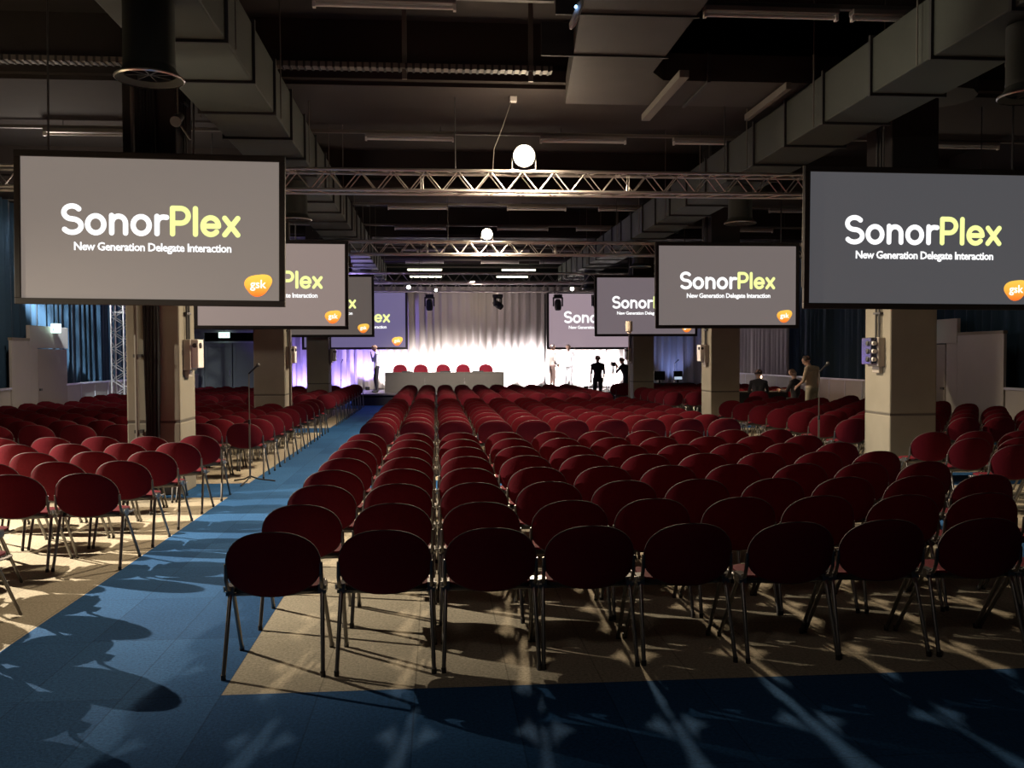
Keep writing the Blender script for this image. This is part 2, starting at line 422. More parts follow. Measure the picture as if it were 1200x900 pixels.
# rails with battens
FIXX = [-9.0, -6.2, -1.13, 1.75, 4.0, 8.3]
def rail(y, x0, x1, z=5.42):
    t = thing('lighting_rail', 'grey lighting rail under the ceiling, ' + rail.lab.pop(0), 'lighting rail', (x0, y, z))
    MB().box(0,x1-x0,-.03,.03,-.02,.03).build('channel', M_tray, t)
    top = 5.5 if any(4.85+8.15*q-.12 < y < 7.05+8.15*q for q in range(5)) else 6.39
    hm = MB().tube([(0,0,.03),(0,0,top-z)], .006, 6).mesh('hanger', M_dark)
    xx = .5
    while xx < x1-x0:
        if not (-2.85 < x0+xx < -1.75 or 4.7 < x0+xx < 5.75):
            o = bpy.data.objects.new('hanger', hm); C.objects.link(o); o.parent = t; o.location = (xx,0,0)
        xx += 2
rail.lab = ['nearest the camera at left of the branch duct', 'second from the camera', 'third from the camera', 'fourth from the camera', 'fifth from the camera', 'sixth from the camera', 'seventh from the camera', 'eighth from the camera', 'last before the far wall']
RY = [9.57, 15.35, 22.5, 26.1, 31.4, 35.4, 38.3, 41.6, 44.9]
fx_proto = None
def batten(x, y, z, lit, lab, first):
    t = thing('fluorescent_batten', lab, 'ceiling light', (x, y, z), group='fluorescent battens under the ceiling')
    MB().bbox(0,1.45,-.06,.06,-.0,.06,.01).build('body', M_fix, t)
    MB().tube([(.03,0,-.03),(1.42,0,-.03)], .034 if lit else .019, 10).build('tube', M_tube_lit if lit else M_white, t)
    for e_ in (0, 1.42): MB().box(e_,e_+.03,-.03,.03,-.06,0).build('end_cap', M_white, t)
for i, y in enumerate(RY):
    if i == 0: rail(y, -10.4, 1.24); rail.lab.insert(0, 'nearest the camera at right of the branch duct'); rail(y, 2.80, 11.6)
    else: rail(y, -10.4, 11.6)
    side = ['far left', 'left', 'centre left', 'centre right', 'right', 'far right']
    for j, x in enumerate(FIXX):
        if i == 0: x = (-9.0,-6.2,-1.22,2.82,4.42,8.9)[j]
        if i >= 6:
            if j not in (2, 3): continue
            x = -1.16 if j == 2 else 2.73
            if i == 8: x = -.9 if j == 2 else 2.3
        lit = i >= 6
        if i == 8 and j == 2:
            pass
        batten(x, y, 5.343, lit, '%s fluorescent batten at the %s, on the %s rail' % ('glowing' if lit else 'unlit', side[j], ORD[i+1]), False)
# corrugated cable tray
t = thing('cable_tray', 'ribbed metal cable tray crossing the hall ahead of the first beam', 'cable tray', (-10.4, 11.8, 5.36))
MB().box(0,11.9,-.08,.08,-.0,.06).build('tray', M_tray, t)
rb = MB(); x = .05
while x < 11.9: rb.box(x,x+.03,-.085,.085,-.012,.062); x += .09
rb.build('ribs', M_ductd, t)
hg = MB()
for x in (1.2,4.2,7.2,10.0,11.6): hg.box(x,x+.06,-.02,.02,-.12,1.0)
hg.build('brackets', M_tray, t)
# loose cable from ceiling to truss
t = thing('hanging_cable', 'thin cable drooping from a ceiling box down to the nearest truss', 'cable', (0,0,0))
MB().tube([(1.14,13.4,5.5),(1.10,13.4,5.4),(.98,13.4,5.05),(.86,13.45,4.75),(.84,13.45,4.44)], .006, 6).build('cord', M_tray, t)
MB().bbox(1.09,1.19,13.36,13.46,5.42,5.5,.008).build('ceiling_rose', M_white, t)
# small spot projector next to left pillar
t = thing('spot_projector', 'small dull spotlight hanging beside the nearest left screen top', 'spotlight', (-3.0,11.2,4.55))
MB().lathe([(0,-.1),(.05,-.1),(.055,.08),(.065,.12),(0,.12)], 16, Matrix.Rotation(R(120),4,'X')).build('body', M_dark, t, smooth=40)
MB().tube([(0,0,0),(.0,0,.3),(0,0,.9)], .01).build('hanger', M_tray, t)
MB().tube([(.05,-.06,-.1),(.16,-.08,-.26)], .012).build('lever', M_tray, t)

# ---------------------------------------------------------------- trusses
def truss_mesh(Ln, s=.29, rc=.024, rl=.009, pitch=.46):
    ch = MB(); la = MB(); h = s/2
    for a in (-h, h):
        for c in (-h, h): ch.tube([(0,a,c),(Ln,a,c)], rc, 8)
    n = int(Ln/pitch); p = Ln/n
    for i in range(n):
        x = i*p; m = x+p/2
        for a in (-h, h):
            la.tube([(x,a,-h),(m,a,h)], rl, 5, caps=False); la.tube([(m,a,h),(x+p,a,-h)], rl, 5, caps=False)
            la.tube([(x,-h,a),(m,h,a)], rl, 5, caps=False); la.tube([(m,h,a),(x+p,-h,a)], rl, 5, caps=False)
    x = 0
    while x < Ln:
        for e in (x, min(x+.03, Ln)):
            la.tube([(e,-h,-h),(e,h,-h),(e,h,h),(e,-h,h)], .014, 6, closed=True)
        x += 3.0
    return ch, la
def hang_truss(y, z, x0, x1, label):
    t = thing('lighting_truss', label, 'truss', (x0, y, z))
    ch, la = truss_mesh(x1-x0)
    ch.build('chords', M_truss, t, smooth=50); la.build('lacing', M_truss, t)
    wm = MB().tube([(0,0,.15),(0,0,(5.5 if y < 32 else 6.39)-z)], .008, 6).mesh('suspension_wire', M_dark); x = 1.5
    while x < x1-x0:
        o = bpy.data.objects.new('suspension_wire', wm); C.objects.link(o); o.parent = t; o.location = (x,0,0); x += 4
hang_truss(13.5, 4.27, -9.2, 10.8, 'long aluminium lighting truss nearest the camera, carrying the brightest floodlight')
hang_truss(21.7, 4.27, -9.2, 10.8, 'second lighting truss from the camera, with a smaller glowing floodlight')
hang_truss(29.8, 4.27, -6.0, 9.5, 'third lighting truss from the camera, just ahead of the stage')
hang_truss(34.2, 4.28, -6.0, 9.5, 'truss over the stage from which the moving heads hang')
t = thing('truss_tower', 'upright aluminium truss tower in front of the blue drape at left', 'truss', (-8.88, 26.8, 0))
ch, la = truss_mesh(4.9, .34, .026, .011, .42); Rm = Matrix.Rotation(R(-90), 4, 'Y')
c2 = MB(); c2.add(ch, Rm); c2.build('chords', M_truss, t, smooth=50); c2 = MB(); c2.add(la, Rm); c2.build('lacing', M_truss, t)
MB().box(-.24,.24,-.24,.24,0,.02).build('base_plate', M_truss, t)

# ---------------------------------------------------------------- lamps
def light(name, kind, loc, power, col, size=.1, rot=None, spot=None, blend=.3):
    d = bpy.data.lights.new(name, kind); d.energy = power; d.color = col
    if kind in ('POINT', 'SPOT'): d.shadow_soft_size = size
    if kind == 'AREA': d.size = size
    if spot: d.spot_size = R(spot); d.spot_blend = blend
    o = bpy.data.objects.new(name, d); C.objects.link(o); o.location = loc
    if rot is not None:
        o.rotation_euler = (Vector(rot)-Vector(loc)).to_track_quat('-Z', 'Y').to_euler()
    return o
def flood(x, y, z, r, label, m=M_lamp):
    t = thing('floodlight', label, 'floodlight', (x, y, z))
    Mx = Matrix.Rotation(R(100), 4, 'X')
    MB().lathe([(0,-.12),(r*.6,-.12),(r*.9,-.03),(r,.05),(r*.96,.05),(r*.85,.0),(0,.0)], 24, Mx).build('housing', M_dark, t, smooth=40)
    o = MB().lathe([(0,.09),(r*.5,.085),(r*.8,.06),(r*.93,.03),(r*.93,.01)], 24, Mx).build('lens', m, t, smooth=60)
    MB().tube([(-r-.01,0,0),(-r-.01,0,-r-.03),(0,0,-r-.06),(r+.01,0,-r-.03),(r+.01,0,0)], .01).build('yoke', M_dark, t)
    return t
flood(1.28, 13.28, 4.62, .16, 'blazing round floodlight on top of the nearest truss')
flood(1.20, 21.48, 4.58, .13, 'smaller looking glowing floodlight on the second truss')
light('flood_beam', 'SPOT', (1.28,13.02,4.58), 1750, (1,.80,.56), .2, rot=(1.28,12.3,0), spot=160, blend=.5)
light('flood_spill', 'POINT', (1.28,13.0,4.60), 45, (1,.78,.55), .07)
light('flood_beam', 'SPOT', (1.20,21.2,4.56), 1500, (1,.80,.58), .1, rot=(1.20,20.6,0), spot=160, blend=.5)
light('flood_spill', 'POINT', (1.20,21.18,4.58), 30, (1,.78,.55), .07)
t = flood(-9.0, 21.35, 4.52, .10, 'small white lamp at the left end of the second truss', M_lampw)
light('drape_spot', 'SPOT', (-8.85,21.0,4.4), 4200, (.82,.92,1), .06, rot=(-9.7,25.6,2.3), spot=46, blend=.8)
# left floodlight (stands left of the camera's view) with an added flap that cuts its beam
LP = Vector((-8.95, 10.3, 3.65)); tgt = Vector((-1.6, 4.93, 0)); aim = Vector((-2.4, 7.0, 0))
t = thing('stand_floodlight', 'floodlight on a tall stand at the left wall with an added flap cutting its beam', 'floodlight', (LP.x-.1, LP.y+.05, 0))
MB().tube([(0,0,.5),(0,0,3.6)], .02).build('stand_pole', M_dark, t)
for a in range(3):
    c, s_ = math.cos(a*2.094), math.sin(a*2.094)
    MB().tube([(0,0,.6),(.24*c,.24*s_,.02)], .015).build('leg', M_dark, t)
base = Vector((LP.x-.1, LP.y+.05, 0))
dv = (tgt-LP).normalized(); e = Vector((.975,.224,0)).normalized(); nrm = dv.cross(e).normalized()
if nrm.y > 0: nrm = -nrm
fc = LP+dv*.35-base
fb = MB(); pts = [fc-e*.7, fc+e*.7, fc+e*.7+nrm*.6, fc-e*.7+nrm*.6]
pts2 = [p+dv*.006 for p in pts]
fb.v += [tuple(p) for p in pts+pts2]
for q in ((0,1,2,3),(7,6,5,4),(0,4,5,1),(1,5,6,2),(2,6,7,3),(3,7,4,0)): fb.face(q)
fb.build('beam_flap', M_black, t)  # unseen flap, added to give the lit floor its straight edge
fw = (aim-LP).normalized(); q = fw.to_track_quat('Z', 'Y').to_matrix().to_4x4()
MB().lathe([(0,-.25),(.12,-.25),(.16,-.12),(.18,-.06),(.17,-.06),(.1,-.2),(0,-.2)], 20, Matrix.Translation(LP-base) @ q).build('housing', M_dark, t)
light('left_flood_beam', 'SPOT', LP, 7600, (1,.87,.68), .03, rot=aim, spot=98, blend=1.)
# unseen fill lights, added to lift the dark backs, floor and sides
light('rear_fill', 'POINT', (-2.5,-5,4.8), 16, (1,.84,.72), .5)
light('rear_fill', 'POINT', (6.5,-5,4.8), 5, (.8,.88,1), .5)
light('overhead_fill', 'POINT', (-1.5,0.6,5.2), 52, (1,.86,.76), .4)  # added fill above the camera for the front floor
light('side_fill', 'POINT', (9.3,16.5,4.0), 14, (1,.85,.65), .3)  # added weak fill for the right side
light('side_fill', 'POINT', (-7.2,18.0,4.3), 210, (1,.84,.70), .3)  # added fill to brighten the left partition

# ---------------------------------------------------------------- screens
def text_mesh(txt, size, bold, space=1.0, res=3):
    cu = bpy.data.curves.new('txt', 'FONT'); cu.body = txt; cu.size = size; cu.offset = bold; cu.space_character = space
    cu.resolution_u = res; cu.extrude = .0015
    o = bpy.data.objects.new('txt', cu); C.objects.link(o)
    bpy.context.view_layer.update()
    dg = bpy.context.evaluated_depsgraph_get()
    me = bpy.data.meshes.new_from_object(o.evaluated_get(dg))
    bpy.data.objects.remove(o)
    return me
def stroke_text(spec, r):
    """rounded letters built from strokes: spec = list of polylines in letter space"""
    mb = MB()
    for pl_ in spec:
        pts = [Vector((p[0], p[1], 0)) for p in pl_]
        # flat ribbon with round ends
        k = len(pts); closed = (pts[0]-pts[-1]).length < 1e-6
        L_, R_ = [], []
        for i, p in enumerate(pts):
            if closed: d = pts[(i+1) % (k-1)]-pts[(i-1) % (k-1)]
            else: d = pts[min(i+1,k-1)]-pts[max(i-1,0)]
            d.normalize(); n = Vector((-d.y, d.x, 0))
            L_.append(p+n*r); R_.append(p-n*r)
        b = len(mb.v); mb.v += [tuple(v) for v in L_]+[tuple(v) for v in R_]
        for i in range(k-1): mb.face((b+i, b+k+i, b+k+i+1, b+i+1))
        if not closed:
            for p in (pts[0], pts[-1]):
                b = len(mb.v); mb.v += [(p.x+r*math.cos(a*PI/8), p.y+r*math.sin(a*PI/8), 1) for a in range(16)]
                mb.face([b+i for i in range(16)])
    return mb
def arc(cx, cy, rx, ry, a0, a1, n=14):
    return [(cx+rx*math.cos(R(a0+(a1-a0)*i/n)), cy+ry*math.sin(R(a0+(a1-a0)*i/n))) for i in range(n+1)]
def word(letters):
    """letters with cap height 1 and x height .72; returns polylines and total width"""
    out = []; x = 0; w_ = .0
    for ch in letters:
        if ch == 'S': g = [arc(.33,.745,.27,.235,35,270,14)[:-1]+arc(.33,.265,.30,.245,90,-145,14)]; w = .82
        elif ch == 'o': g = [arc(.29,.33,.27,.31,0,360,22)]; w = .80
        elif ch == 'n': g = [[(.02,.66),(.02,.03)], [(.02,.30)]+arc(.25,.38,.23,.26,180,0,12)+[(.48,.03)]]; w = .71
        elif ch == 'r': g = [[(.02,.66),(.02,.03)], [(.02,.32)]+arc(.24,.40,.22,.24,180,80,8)+[(.34,.63)]]; w = .51
        elif ch == 'P': g = [[(.03,.03),(.03,.97)], [(.03,.97),(.28,.97)]+arc(.30,.70,.26,.27,90,-90,12)+[(.05,.43)]]; w = .77
        elif ch == 'l': g = [[(.03,.97),(.03,.03)]]; w = .26
        elif ch == 'e': g = [[(.03,.34),(.54,.34)], arc(.285,.34,.265,.31,0,318,20)]; w = .74
        elif ch == 'x': g = [[(.02,.64),(.46,.03)],[(.46,.64),(.02,.03)]]; w = .5
        out += [[(px+x, py) for px, py in pl_] for pl_ in g]
        x += w
    return out, x
M_tw = mat('projected white lettering', (.02,.02,.02), .6, emis=(1,1,1), es=1.25)
M_ty = mat('projected yellow lettering', (.02,.02,.02), .6, emis=(.92,1,.36), es=1.1)
def logo_mat():
    m = bpy.data.materials.new('orange emblem'); m.use_nodes = True; nt = m.node_tree; N = nt.nodes; L = nt.links; b = N['Principled BSDF']
    tc = N.new('ShaderNodeTexCoord'); sp = N.new('ShaderNodeSeparateXYZ'); L.new(tc.outputs['Object'], sp.inputs[0])
    mr = N.new('ShaderNodeMapRange'); mr.inputs['From Min'].default_value = -.15; mr.inputs['From Max'].default_value = .15; L.new(sp.outputs[2], mr.inputs['Value'])
    cr = N.new('ShaderNodeValToRGB'); L.new(mr.outputs[0], cr.inputs[0])
    cr.color_ramp.elements[0].color = (.95,.16,.02,1); cr.color_ramp.elements[1].color = (1,.68,.10,1)
    e_ = cr.color_ramp.elements.new(.45); e_.color = (1,.46,.06,1)
    L.new(cr.outputs[0], b.inputs['Base Color']); L.new(cr.outputs[0], b.inputs['Emission Color']); b.inputs['Emission Strength'].default_value = 1.0
    return m
M_logo = logo_mat()
def screen(name, x0, x1, y, z0, z1, emis, es, label, bord=.075, rot=0., group='projection screens showing the same slide', wires=True, rods=None):
    cx, cz = (x0+x1)/2, (z0+z1)/2
    t = thing(name, label, 'screen', (cx, y, cz), group=group)
    w, h = (x1-x0)/2, (z1-z0)/2
    f = MB(); a = bord
    f.bbox(-w,w,-.03,.03,h-a,h,.008); f.bbox(-w,w,-.03,.03,-h,-h+a,.008); f.bbox(-w,-w+a,-.03,.03,-h+a,h-a,.008); f.bbox(w-a,w,-.03,.03,-h+a,h-a,.008)
    f.box(-w+.02,w-.02,.012,.028,-h+.02,h-.02)
    fr = f.build('frame', M_frame, t)
    ms = mat('projected grey %s' % label[:24], (.16,.15,.145), .9, emis=emis, es=es)
    cv = MB().box(-w+a,w-a,-.012,.008,-h+a,h-a).build('projection_surface', ms, t)
    iw, ih = 2*(w-a), 2*(h-a); L0 = -w+a; T0 = h-a
    # title
    pl1, w1 = word('Sonor'); pl2, w2 = word('Plex')
    cap = .195*ih; sx = .685*iw/((w1+w2)); X = L0+.157*iw; Z = T0-.535*ih; rs = .097
    def put(pls, x, nm_, m):
        mb = stroke_text(pls, rs); vv = []
        for v in mb.v: vv.append((x+v[0]*sx, -.016, Z+v[1]*cap))
        mb.v = vv; return mb.build(nm_, m, t)
    # keep strokes even in width: convert with equal scale for the radius
    k = cap/sx
    def word_scaled(pls): return [[(p[0], p[1]) for p in q_] for q_ in pls]
    def ribbon(pls, x, nm_, m):
        spec = [[(x+p[0]*sx, Z+p[1]*cap) for p in q_] for q_ in pls]
        mb = stroke_text(spec, rs*cap); mb.v = [(v[0], -.0135-.001*v[2], v[1]) for v in mb.v]
        return mb.build(nm_, m, t)
    ribbon(pl1, X, 'title_word', M_tw); ribbon(pl2, X+w1*sx, 'title_word', M_ty)['label'] = 'pale yellow title word'
    # subtitle
    me = text_mesh('New Generation Delegate Interaction', 1.0, .022, .93, 2)
    xs_ = [v.co.x for v in me.vertices]; ww = max(xs_)-min(xs_)
    s2 = .61*iw/ww
    for v in me.vertices: v.co = Vector((L0+.2*iw+(v.co.x-min(xs_) if False else v.co.x)*s2, -.0145-v.co.z*1, T0-.655*ih+v.co.y*s2*1.05))
    me.materials.clear(); me.materials.append(M_tw)
    o = bpy.data.objects.new('subtitle', me); C.objects.link(o); o.parent = t
    # emblem
    lx, lz = L0+.918*iw, T0-.885*ih; s3 = .085*ih
    pts = []
    for i in range(40):
        a_ = 2*PI*i/40; r_ = 1+.10*math.cos(3*(a_+PI/2))
        px, pz = 1.13*r_*math.cos(a_), .93*r_*math.sin(a_)
        pts.append((px*s3, (pz+.12*px)*s3))
    lg = MB(); n = len(pts)
    lg.v = [(x_, -.016, z_) for x_, z_ in pts]+[(x_, -.010, z_) for x_, z_ in pts]
    lg.face(range(n)); lg.face([2*n-1-i for i in range(n)])
    for i in range(n): lg.face((i, n+i, n+(i+1) % n, (i+1) % n))
    lo = lg.build('emblem', M_logo, t); lo.location = (lx, 0, lz)
    me = text_mesh('gsk', 1.0, .012, 1.0, 3); xs_ = [v.co.x for v in me.vertices]; mnx, mxx = min(xs_), max(xs_); s4 = 1.35*s3/(mxx-mnx)
    for v in me.vertices: v.co = Vector(((v.co.x-(mnx+mxx)/2)*s4, -.019-v.co.z, (v.co.y-.28)*s4))
    me.materials.clear(); me.materials.append(M_tw)
    o = bpy.data.objects.new('emblem_letters', me); C.objects.link(o); o.parent = lo
    # hanging rods
    for X_, Z_ in (rods or ([(-1.2,5.5 if y > 30 else 6.39),(.50,6.39)] if cx < 0 else [(-.55,6.39),(1.2,6.39)])):
        MB().tube([(X_, .0, h), (X_, .0, Z_-cz)], .012, 6).build('hanging_rod', M_dark, t)
    # left edge wire
    ew = MB().tube([(-w-.015,-.01,h),(-w-.015,-.01,-h*.7)], .008, 6).build('edge_cable', M_tray, t) if wires else None
    t.rotation_euler = (0, R(rot), 0)
    return t
screen('projection_screen', -5.02,-1.83,11.55,2.38,4.22,(.185,.158,.14),1.05,'nearest screen on the left, the whole slide showing', rot=.7, wires=False)
screen('projection_screen', -5.02,-1.83,19.75,2.33,4.20,(.30,.235,.215),.9,'second screen on the left, half hidden behind the nearest one', rot=.3, wires=False)
screen('projection_screen', -5.02,-1.83,27.9,2.33,4.20,(.115,.095,.085),.9,'third screen on the left, only a narrow strip showing', wires=False)
screen('projection_screen', 4.72,7.92,11.55,2.33,4.16,(.070,.072,.080),1.,'nearest screen on the right, cut by the edge of view', rot=.4, rods=[(-.55,5.27),(1.2,6.39)])
screen('projection_screen', 4.76,7.97,19.75,2.33,4.20,(.165,.14,.135),1.,'second screen on the right, whole slide with both words showing')
screen('projection_screen', 4.84,8.04,27.9,2.33,4.20,(.16,.13,.145),1.,'third screen on the right, partly hidden behind the second one')
screen('stage_screen', -5.17,-1.09,36.3,2.02,4.32,(.13,.11,.23),1.,'large bluish screen above the stage at left, behind the standing man', bord=.09, wires=False)
screen('stage_screen', 4.38,8.46,36.3,1.99,4.29,(.33,.25,.29),1.,'large screen above the stage at right, above the two pale figures', bord=.09, wires=False)
# a black support pole between drape and right stage screen
t = thing('black_stand', 'thin black upright pole beside the large right stage screen', 'pole', (4.28,36.0,.42))
MB().tube([(0,0,0),(0,0,3.75)], .03, 8).build('pole', M_black, t)
MB().box(-.25,.25,-.2,.2,0,.02).build('foot', M_black, t)

# ---------------------------------------------------------------- stage
st = MB(); st.bbox(-3.05,8.0,33.0,37.2,.36,.42,.01,0)
t = thing('stage', 'low black stage platform at the far end of the hall', 'stage', (0,0,0))
st.build('deck', M_stagetop, t)
MB().box(-3.0,7.95,33.06,37.15,0,.36).build('skirt', M_stage, t)
# panel table made of three identical clothed tables
for k, lab in enumerate(('left', 'middle', 'right')):
    t = thing('panel_table', 'grey fronted conference table on stage, %s of the three' % lab, 'table', (-1.87+1.46*k+.73, 34.0, .42), group='three panel tables joined in a row')
    MB().bbox(-.7295,.7295,-.02,.0,.0,.72,.002).build('front_panel', M_table, t)
    MB().bbox(-.73,.73,-.03,.62,.69,.735,.008).build('table_top', M_table, t)
    for s in (-1,1):
        for yy in (.08,.55): MB().tube([(s*.66,yy,0),(s*.66,yy,.7)], .018, 8).build('leg', M_dark, t)
for k, x in enumerate((-1.05, .35, 1.55)):
    t = thing('laptop', 'closed-looking dark laptop lying on the panel table, %s from left' % ORD[k+1], 'laptop', (x, 34.25, 1.155), group='laptops on the panel table')
    MB().bbox(-.2,.2,-.12,.12,0,.02,.005).build('keyboard_base', M_dark, t)
    MB().box(-.2,.2,-.135,-.12,.0,.05).build('lid', M_black, t)

# ---------------------------------------------------------------- chairs
def superell(n_seg, a, bt, bb, n):
    out = []
    for i in range(n_seg):
        t = 2*PI*i/n_seg; c, s = math.cos(t), math.sin(t)
        x = a*math.copysign(abs(c)**(2/n), c); z = (bt if s > 0 else bb)*math.copysign(abs(s)**(2/n), s)
        out.append((x, z))
    return out
def pad(out, rings, surf_f, surf_b):
    """closed cushion from an outline: front & back surfaces meeting at the rim"""
    mb = MB(); n = len(out)
    mb.v.append(surf_f(0,0,0)); 
    for r in rings:
        for x, z in out: mb.v.append(surf_f(x*r, z*r, r))
    k = len(rings)
    for j in range(n): mb.face((0, 1+j, 1+(j+1) % n))
    for i in range(k-1):
        for j in range(n): mb.face((1+i*n+j, 1+(i+1)*n+j, 1+(i+1)*n+(j+1) % n, 1+i*n+(j+1) % n))
    b = len(mb.v); mb.v.append(surf_b(0,0,0))
    for r in rings:
        for x, z in out: mb.v.append(surf_b(x*r, z*r, r))
    for j in range(n): mb.face((b, b+1+(j+1) % n, b+1+j))
    for i in range(k-1):
        for j in range(n): mb.face((b+1+i*n+j, b+1+i*n+(j+1) % n, b+1+(i+1)*n+(j+1) % n, b+1+(i+1)*n+j))
    for j in range(n): mb.face((1+(k-1)*n+j, b+1+(k-1)*n+j, b+1+(k-1)*n+(j+1) % n, 1+(k-1)*n+(j+1) % n))
    return mb
BZ = .605
def back_y(x, z):   # mid surface of backrest
    return -.215 - .055*(1-(x/.25)**2) - .22*(z)
def chair_meshes(lod):
    ns = (36, 22, 14)[lod]; rings = ([.3,.6,.85,.96,1.0], [.5,.88,1.0], [.6,1.0])[lod]; tn = (8,6,4)[lod]
    ob = superell(ns, .252, .200, .162, 2.3)
    def bf(x, z, r): return (x, back_y(x,z)+.008+.016*(1-r**5), BZ+z)
    def bb(x, z, r): return (x, back_y(x,z)-.004-.012*(1-r**6), BZ+z)
    back = pad(ob, rings, bf, bb)
    trim = MB(); trim.tube([(x*1.005, back_y(x,z)+.002, BZ+z*1.005) for x, z in ob], .0058, max(4, tn-2), closed=True)
    so = superell(ns, .238, .225, .215, 3.0)
    def sz(x, y): return .452+.012*(x/.24)**2 + .035*max(0,(-y-.08)/.14)**2 - .05*max(0,(y-.13)/.1)**2*.5
    def sf(x, y, r): return (x, y+.02, sz(x,y)+.022*(1-r**5))
    def sb(x, y, r): return (x, y+.02, sz(x,y)-.014)
    seat = pad(so, rings, sf, sb)
    for m_ in (seat,): m_.f = [tuple(reversed(f)) for f in m_.f]
    def pf(x, y, r): return (x*1.01, y*1.01+.02, sz(x,y)-.012)
    def pb(x, y, r): return (x*1.01, y*1.01+.02, sz(x,y)-.030-.018*(1-r**4))
    pan = pad(so, rings, pf, pb); pan.f = [tuple(reversed(f)) for f in pan.f]
    legs = []
    for s in (-1, 1):
        legs.append(MB().tube([(s*.247,-.10,.455),(s*.252,-.125,.43),(s*.266,-.262,.012)], .0125, tn))
        legs.append(MB().tube([(s*.247,-.075,.455),(s*.250,-.05,.43),(s*.265,.248,.012)], .0125, tn))
    feet = [MB().tube([(s*.266,-.262,0),(s*.266,-.262,.03)], .0145, tn) for s in (-1,1)]+[MB().tube([(s*.265,.248,0),(s*.265,.248,.03)], .0145, tn) for s in (-1,1)]
    fr = MB()
    for s in (-1, 1):
        fr.tube([(s*.232,.20,.425),(s*.243,.10,.43),(s*.250,-.10,.447),(s*.255,-.175,.475),(s*.257,-.205,.53),(s*.254,-.213,.62)], .011, tn)
        if lod < 2: fr.box(s*.252-.022, s*.252+.022, -.135, -.045, .425, .478)
    fr.tube([(-.24,.10,.425),(.24,.10,.425)], .010, tn); fr.tube([(-.24,-.10,.425),(.24,-.10,.425)], .010, tn)
    clip = MB()
    if lod < 2:
        for s in (-1,1):
            clip.tube([(s*.262,-.15,.455),(s*.276,-.15,.455),(s*.276,-.15,.482)], .008, 6); clip.tube([(s*.262,-.04,.455),(s*.274,-.04,.455)], .009, 6)
    return dict(back=back, trim=trim, seat=seat, pan=pan, legs=legs, feet=feet, frame=fr, clip=clip)
H = chair_meshes(0); Mi = chair_meshes(1); Lo = chair_meshes(2)
def mk_full(g, group, name='conference_chair'):
    t = thing(name, 'x', 'chair', (0,0,0), 0, group)
    b = g['back'].build('backrest', M_red, t, smooth=50); g['trim'].build('edge_trim', M_trim, b, smooth=60)
    s = g['seat'].build('seat', M_red, t, smooth=50); g['pan'].build('seat_shell', M_shell, s, smooth=50)
    g['frame'].build('frame', M_leg, t, smooth=50)
    for l, f in zip(g['legs'], g['feet']):
        lo = l.build('leg', M_leg, t, smooth=60); f.build('foot_cap', M_shell, lo, smooth=60)
    g['clip'].build('link_clip', M_silver, t, smooth=60)
    return t
def mk_mid(g, group):
    t = thing('conference_chair', 'x', 'chair', (0,0,0), 0, group)
    b = MB(); b.add(g['back']); n0 = len(b.f); b.add(g['trim']); b.m = [0]*n0+[1]*(len(b.f)-n0)
    b.build('backrest', [M_red, M_trim], t, smooth=50)
    s = MB(); s.add(g['seat']); n0 = len(s.f); s.add(g['pan']); s.m = [0]*n0+[1]*(len(s.f)-n0)
    s.build('seat', [M_red, M_shell], t, smooth=50)
    g['frame'].build('frame', M_leg, t, smooth=50)
    for l in g['legs']: l.build('leg', M_leg, t, smooth=60)
    return t
# camera basis (only used to find which chairs the photo can show)
CAM = Vector((0,0,1.75)); YAW = R(-4.71); PITCH = R(-1.75); ROLL = R(.25); FPX = 1080.
Rc = (Matrix.Rotation(YAW, 3, 'Z') @ Matrix.Rotation(PI/2+PITCH, 3, 'X') @ Matrix.Rotation(-ROLL*1.0, 3, 'Z'))
Rinv = Rc.transposed()
def in_view(x, y):
    p = Rinv @ (Vector((x,y,.6))-CAM)
    if p.z > -.5: return False
    return abs(p.x/-p.z*FPX) < 600+30
def blocked(x, y, a=.33):
    for py in PY:
        for px in (PX_L, PX_R):
            if px[0]-a < x < px[1]+a and py-.36 < y < py+PD+.36: return True
    return False
cands = []
blocks = [('centre', CX, 'near', ROWS1), ('centre', CX, 'middle', ROWS2), ('centre', CX, 'far', ROWS3),
          ('left', LX, 'near', ROWS1), ('left', LX, 'middle', ROWS2), ('left', LX, 'far', ROWS3),
          ('right', RX, 'near', ROWS1), ('right', RX, 'middle', ROWS2), ('right', RX, 'far', ROWS3)]
PEOPLE_CLEAR = [(8.78,20.95,.62), (8.0,24.0,.9), (9.4,24.0,1.0), (-8.88,26.8,.55)]
for side, X, dep, rows in blocks:
    for r, y in enumerate(rows):
        for c, x in enumerate(X):
            yy = y; xx = x
            if side == 'right':
                if dep == 'near':
                    yy = 11.0-.85*(7-r)
                    xx = x-.1
                elif dep == 'middle': yy = y-.35
            if side == 'left' and dep == 'near':
                if r == 0 and c > 3: continue
                if r == 1: xx -= .22
                if r == 2: xx -= .62
            if side == 'left' and dep != 'near': xx += .12
            if blocked(xx, yy): continue
            if side == 'right' and dep == 'far' and r >= 5 and 2 <= c <= 7 and False: continue
            if any(abs(xx-a) < q_ and abs(yy-b_) < q_ for a, b_, q_ in PEOPLE_CLEAR): continue
            if side == 'centre' and dep == 'near' and c == 0 and r == 0: xx -= .03
            rs = random.Random(hash((len(cands), 5)))
            j = (rs.uniform(-.012,.012), rs.uniform(-.03,.03) if dep != 'near' or side != 'centre' else rs.uniform(-.012,.012), R(rs.uniform(-1.0,1.0)))
            vis = in_view(xx, yy)
            cands.append((math.hypot(xx, yy), vis, side, dep, r, c, xx+j[0], yy+j[1], j[2]))
vis = sorted([c for c in cands if c[1]])
extra = [c for c in cands if not c[1] and c[0] < 9.5 and (c[2] != 'right')]       # just outside the frame, their shadows fall into it
named = vis[:300]; rest = vis[300:]
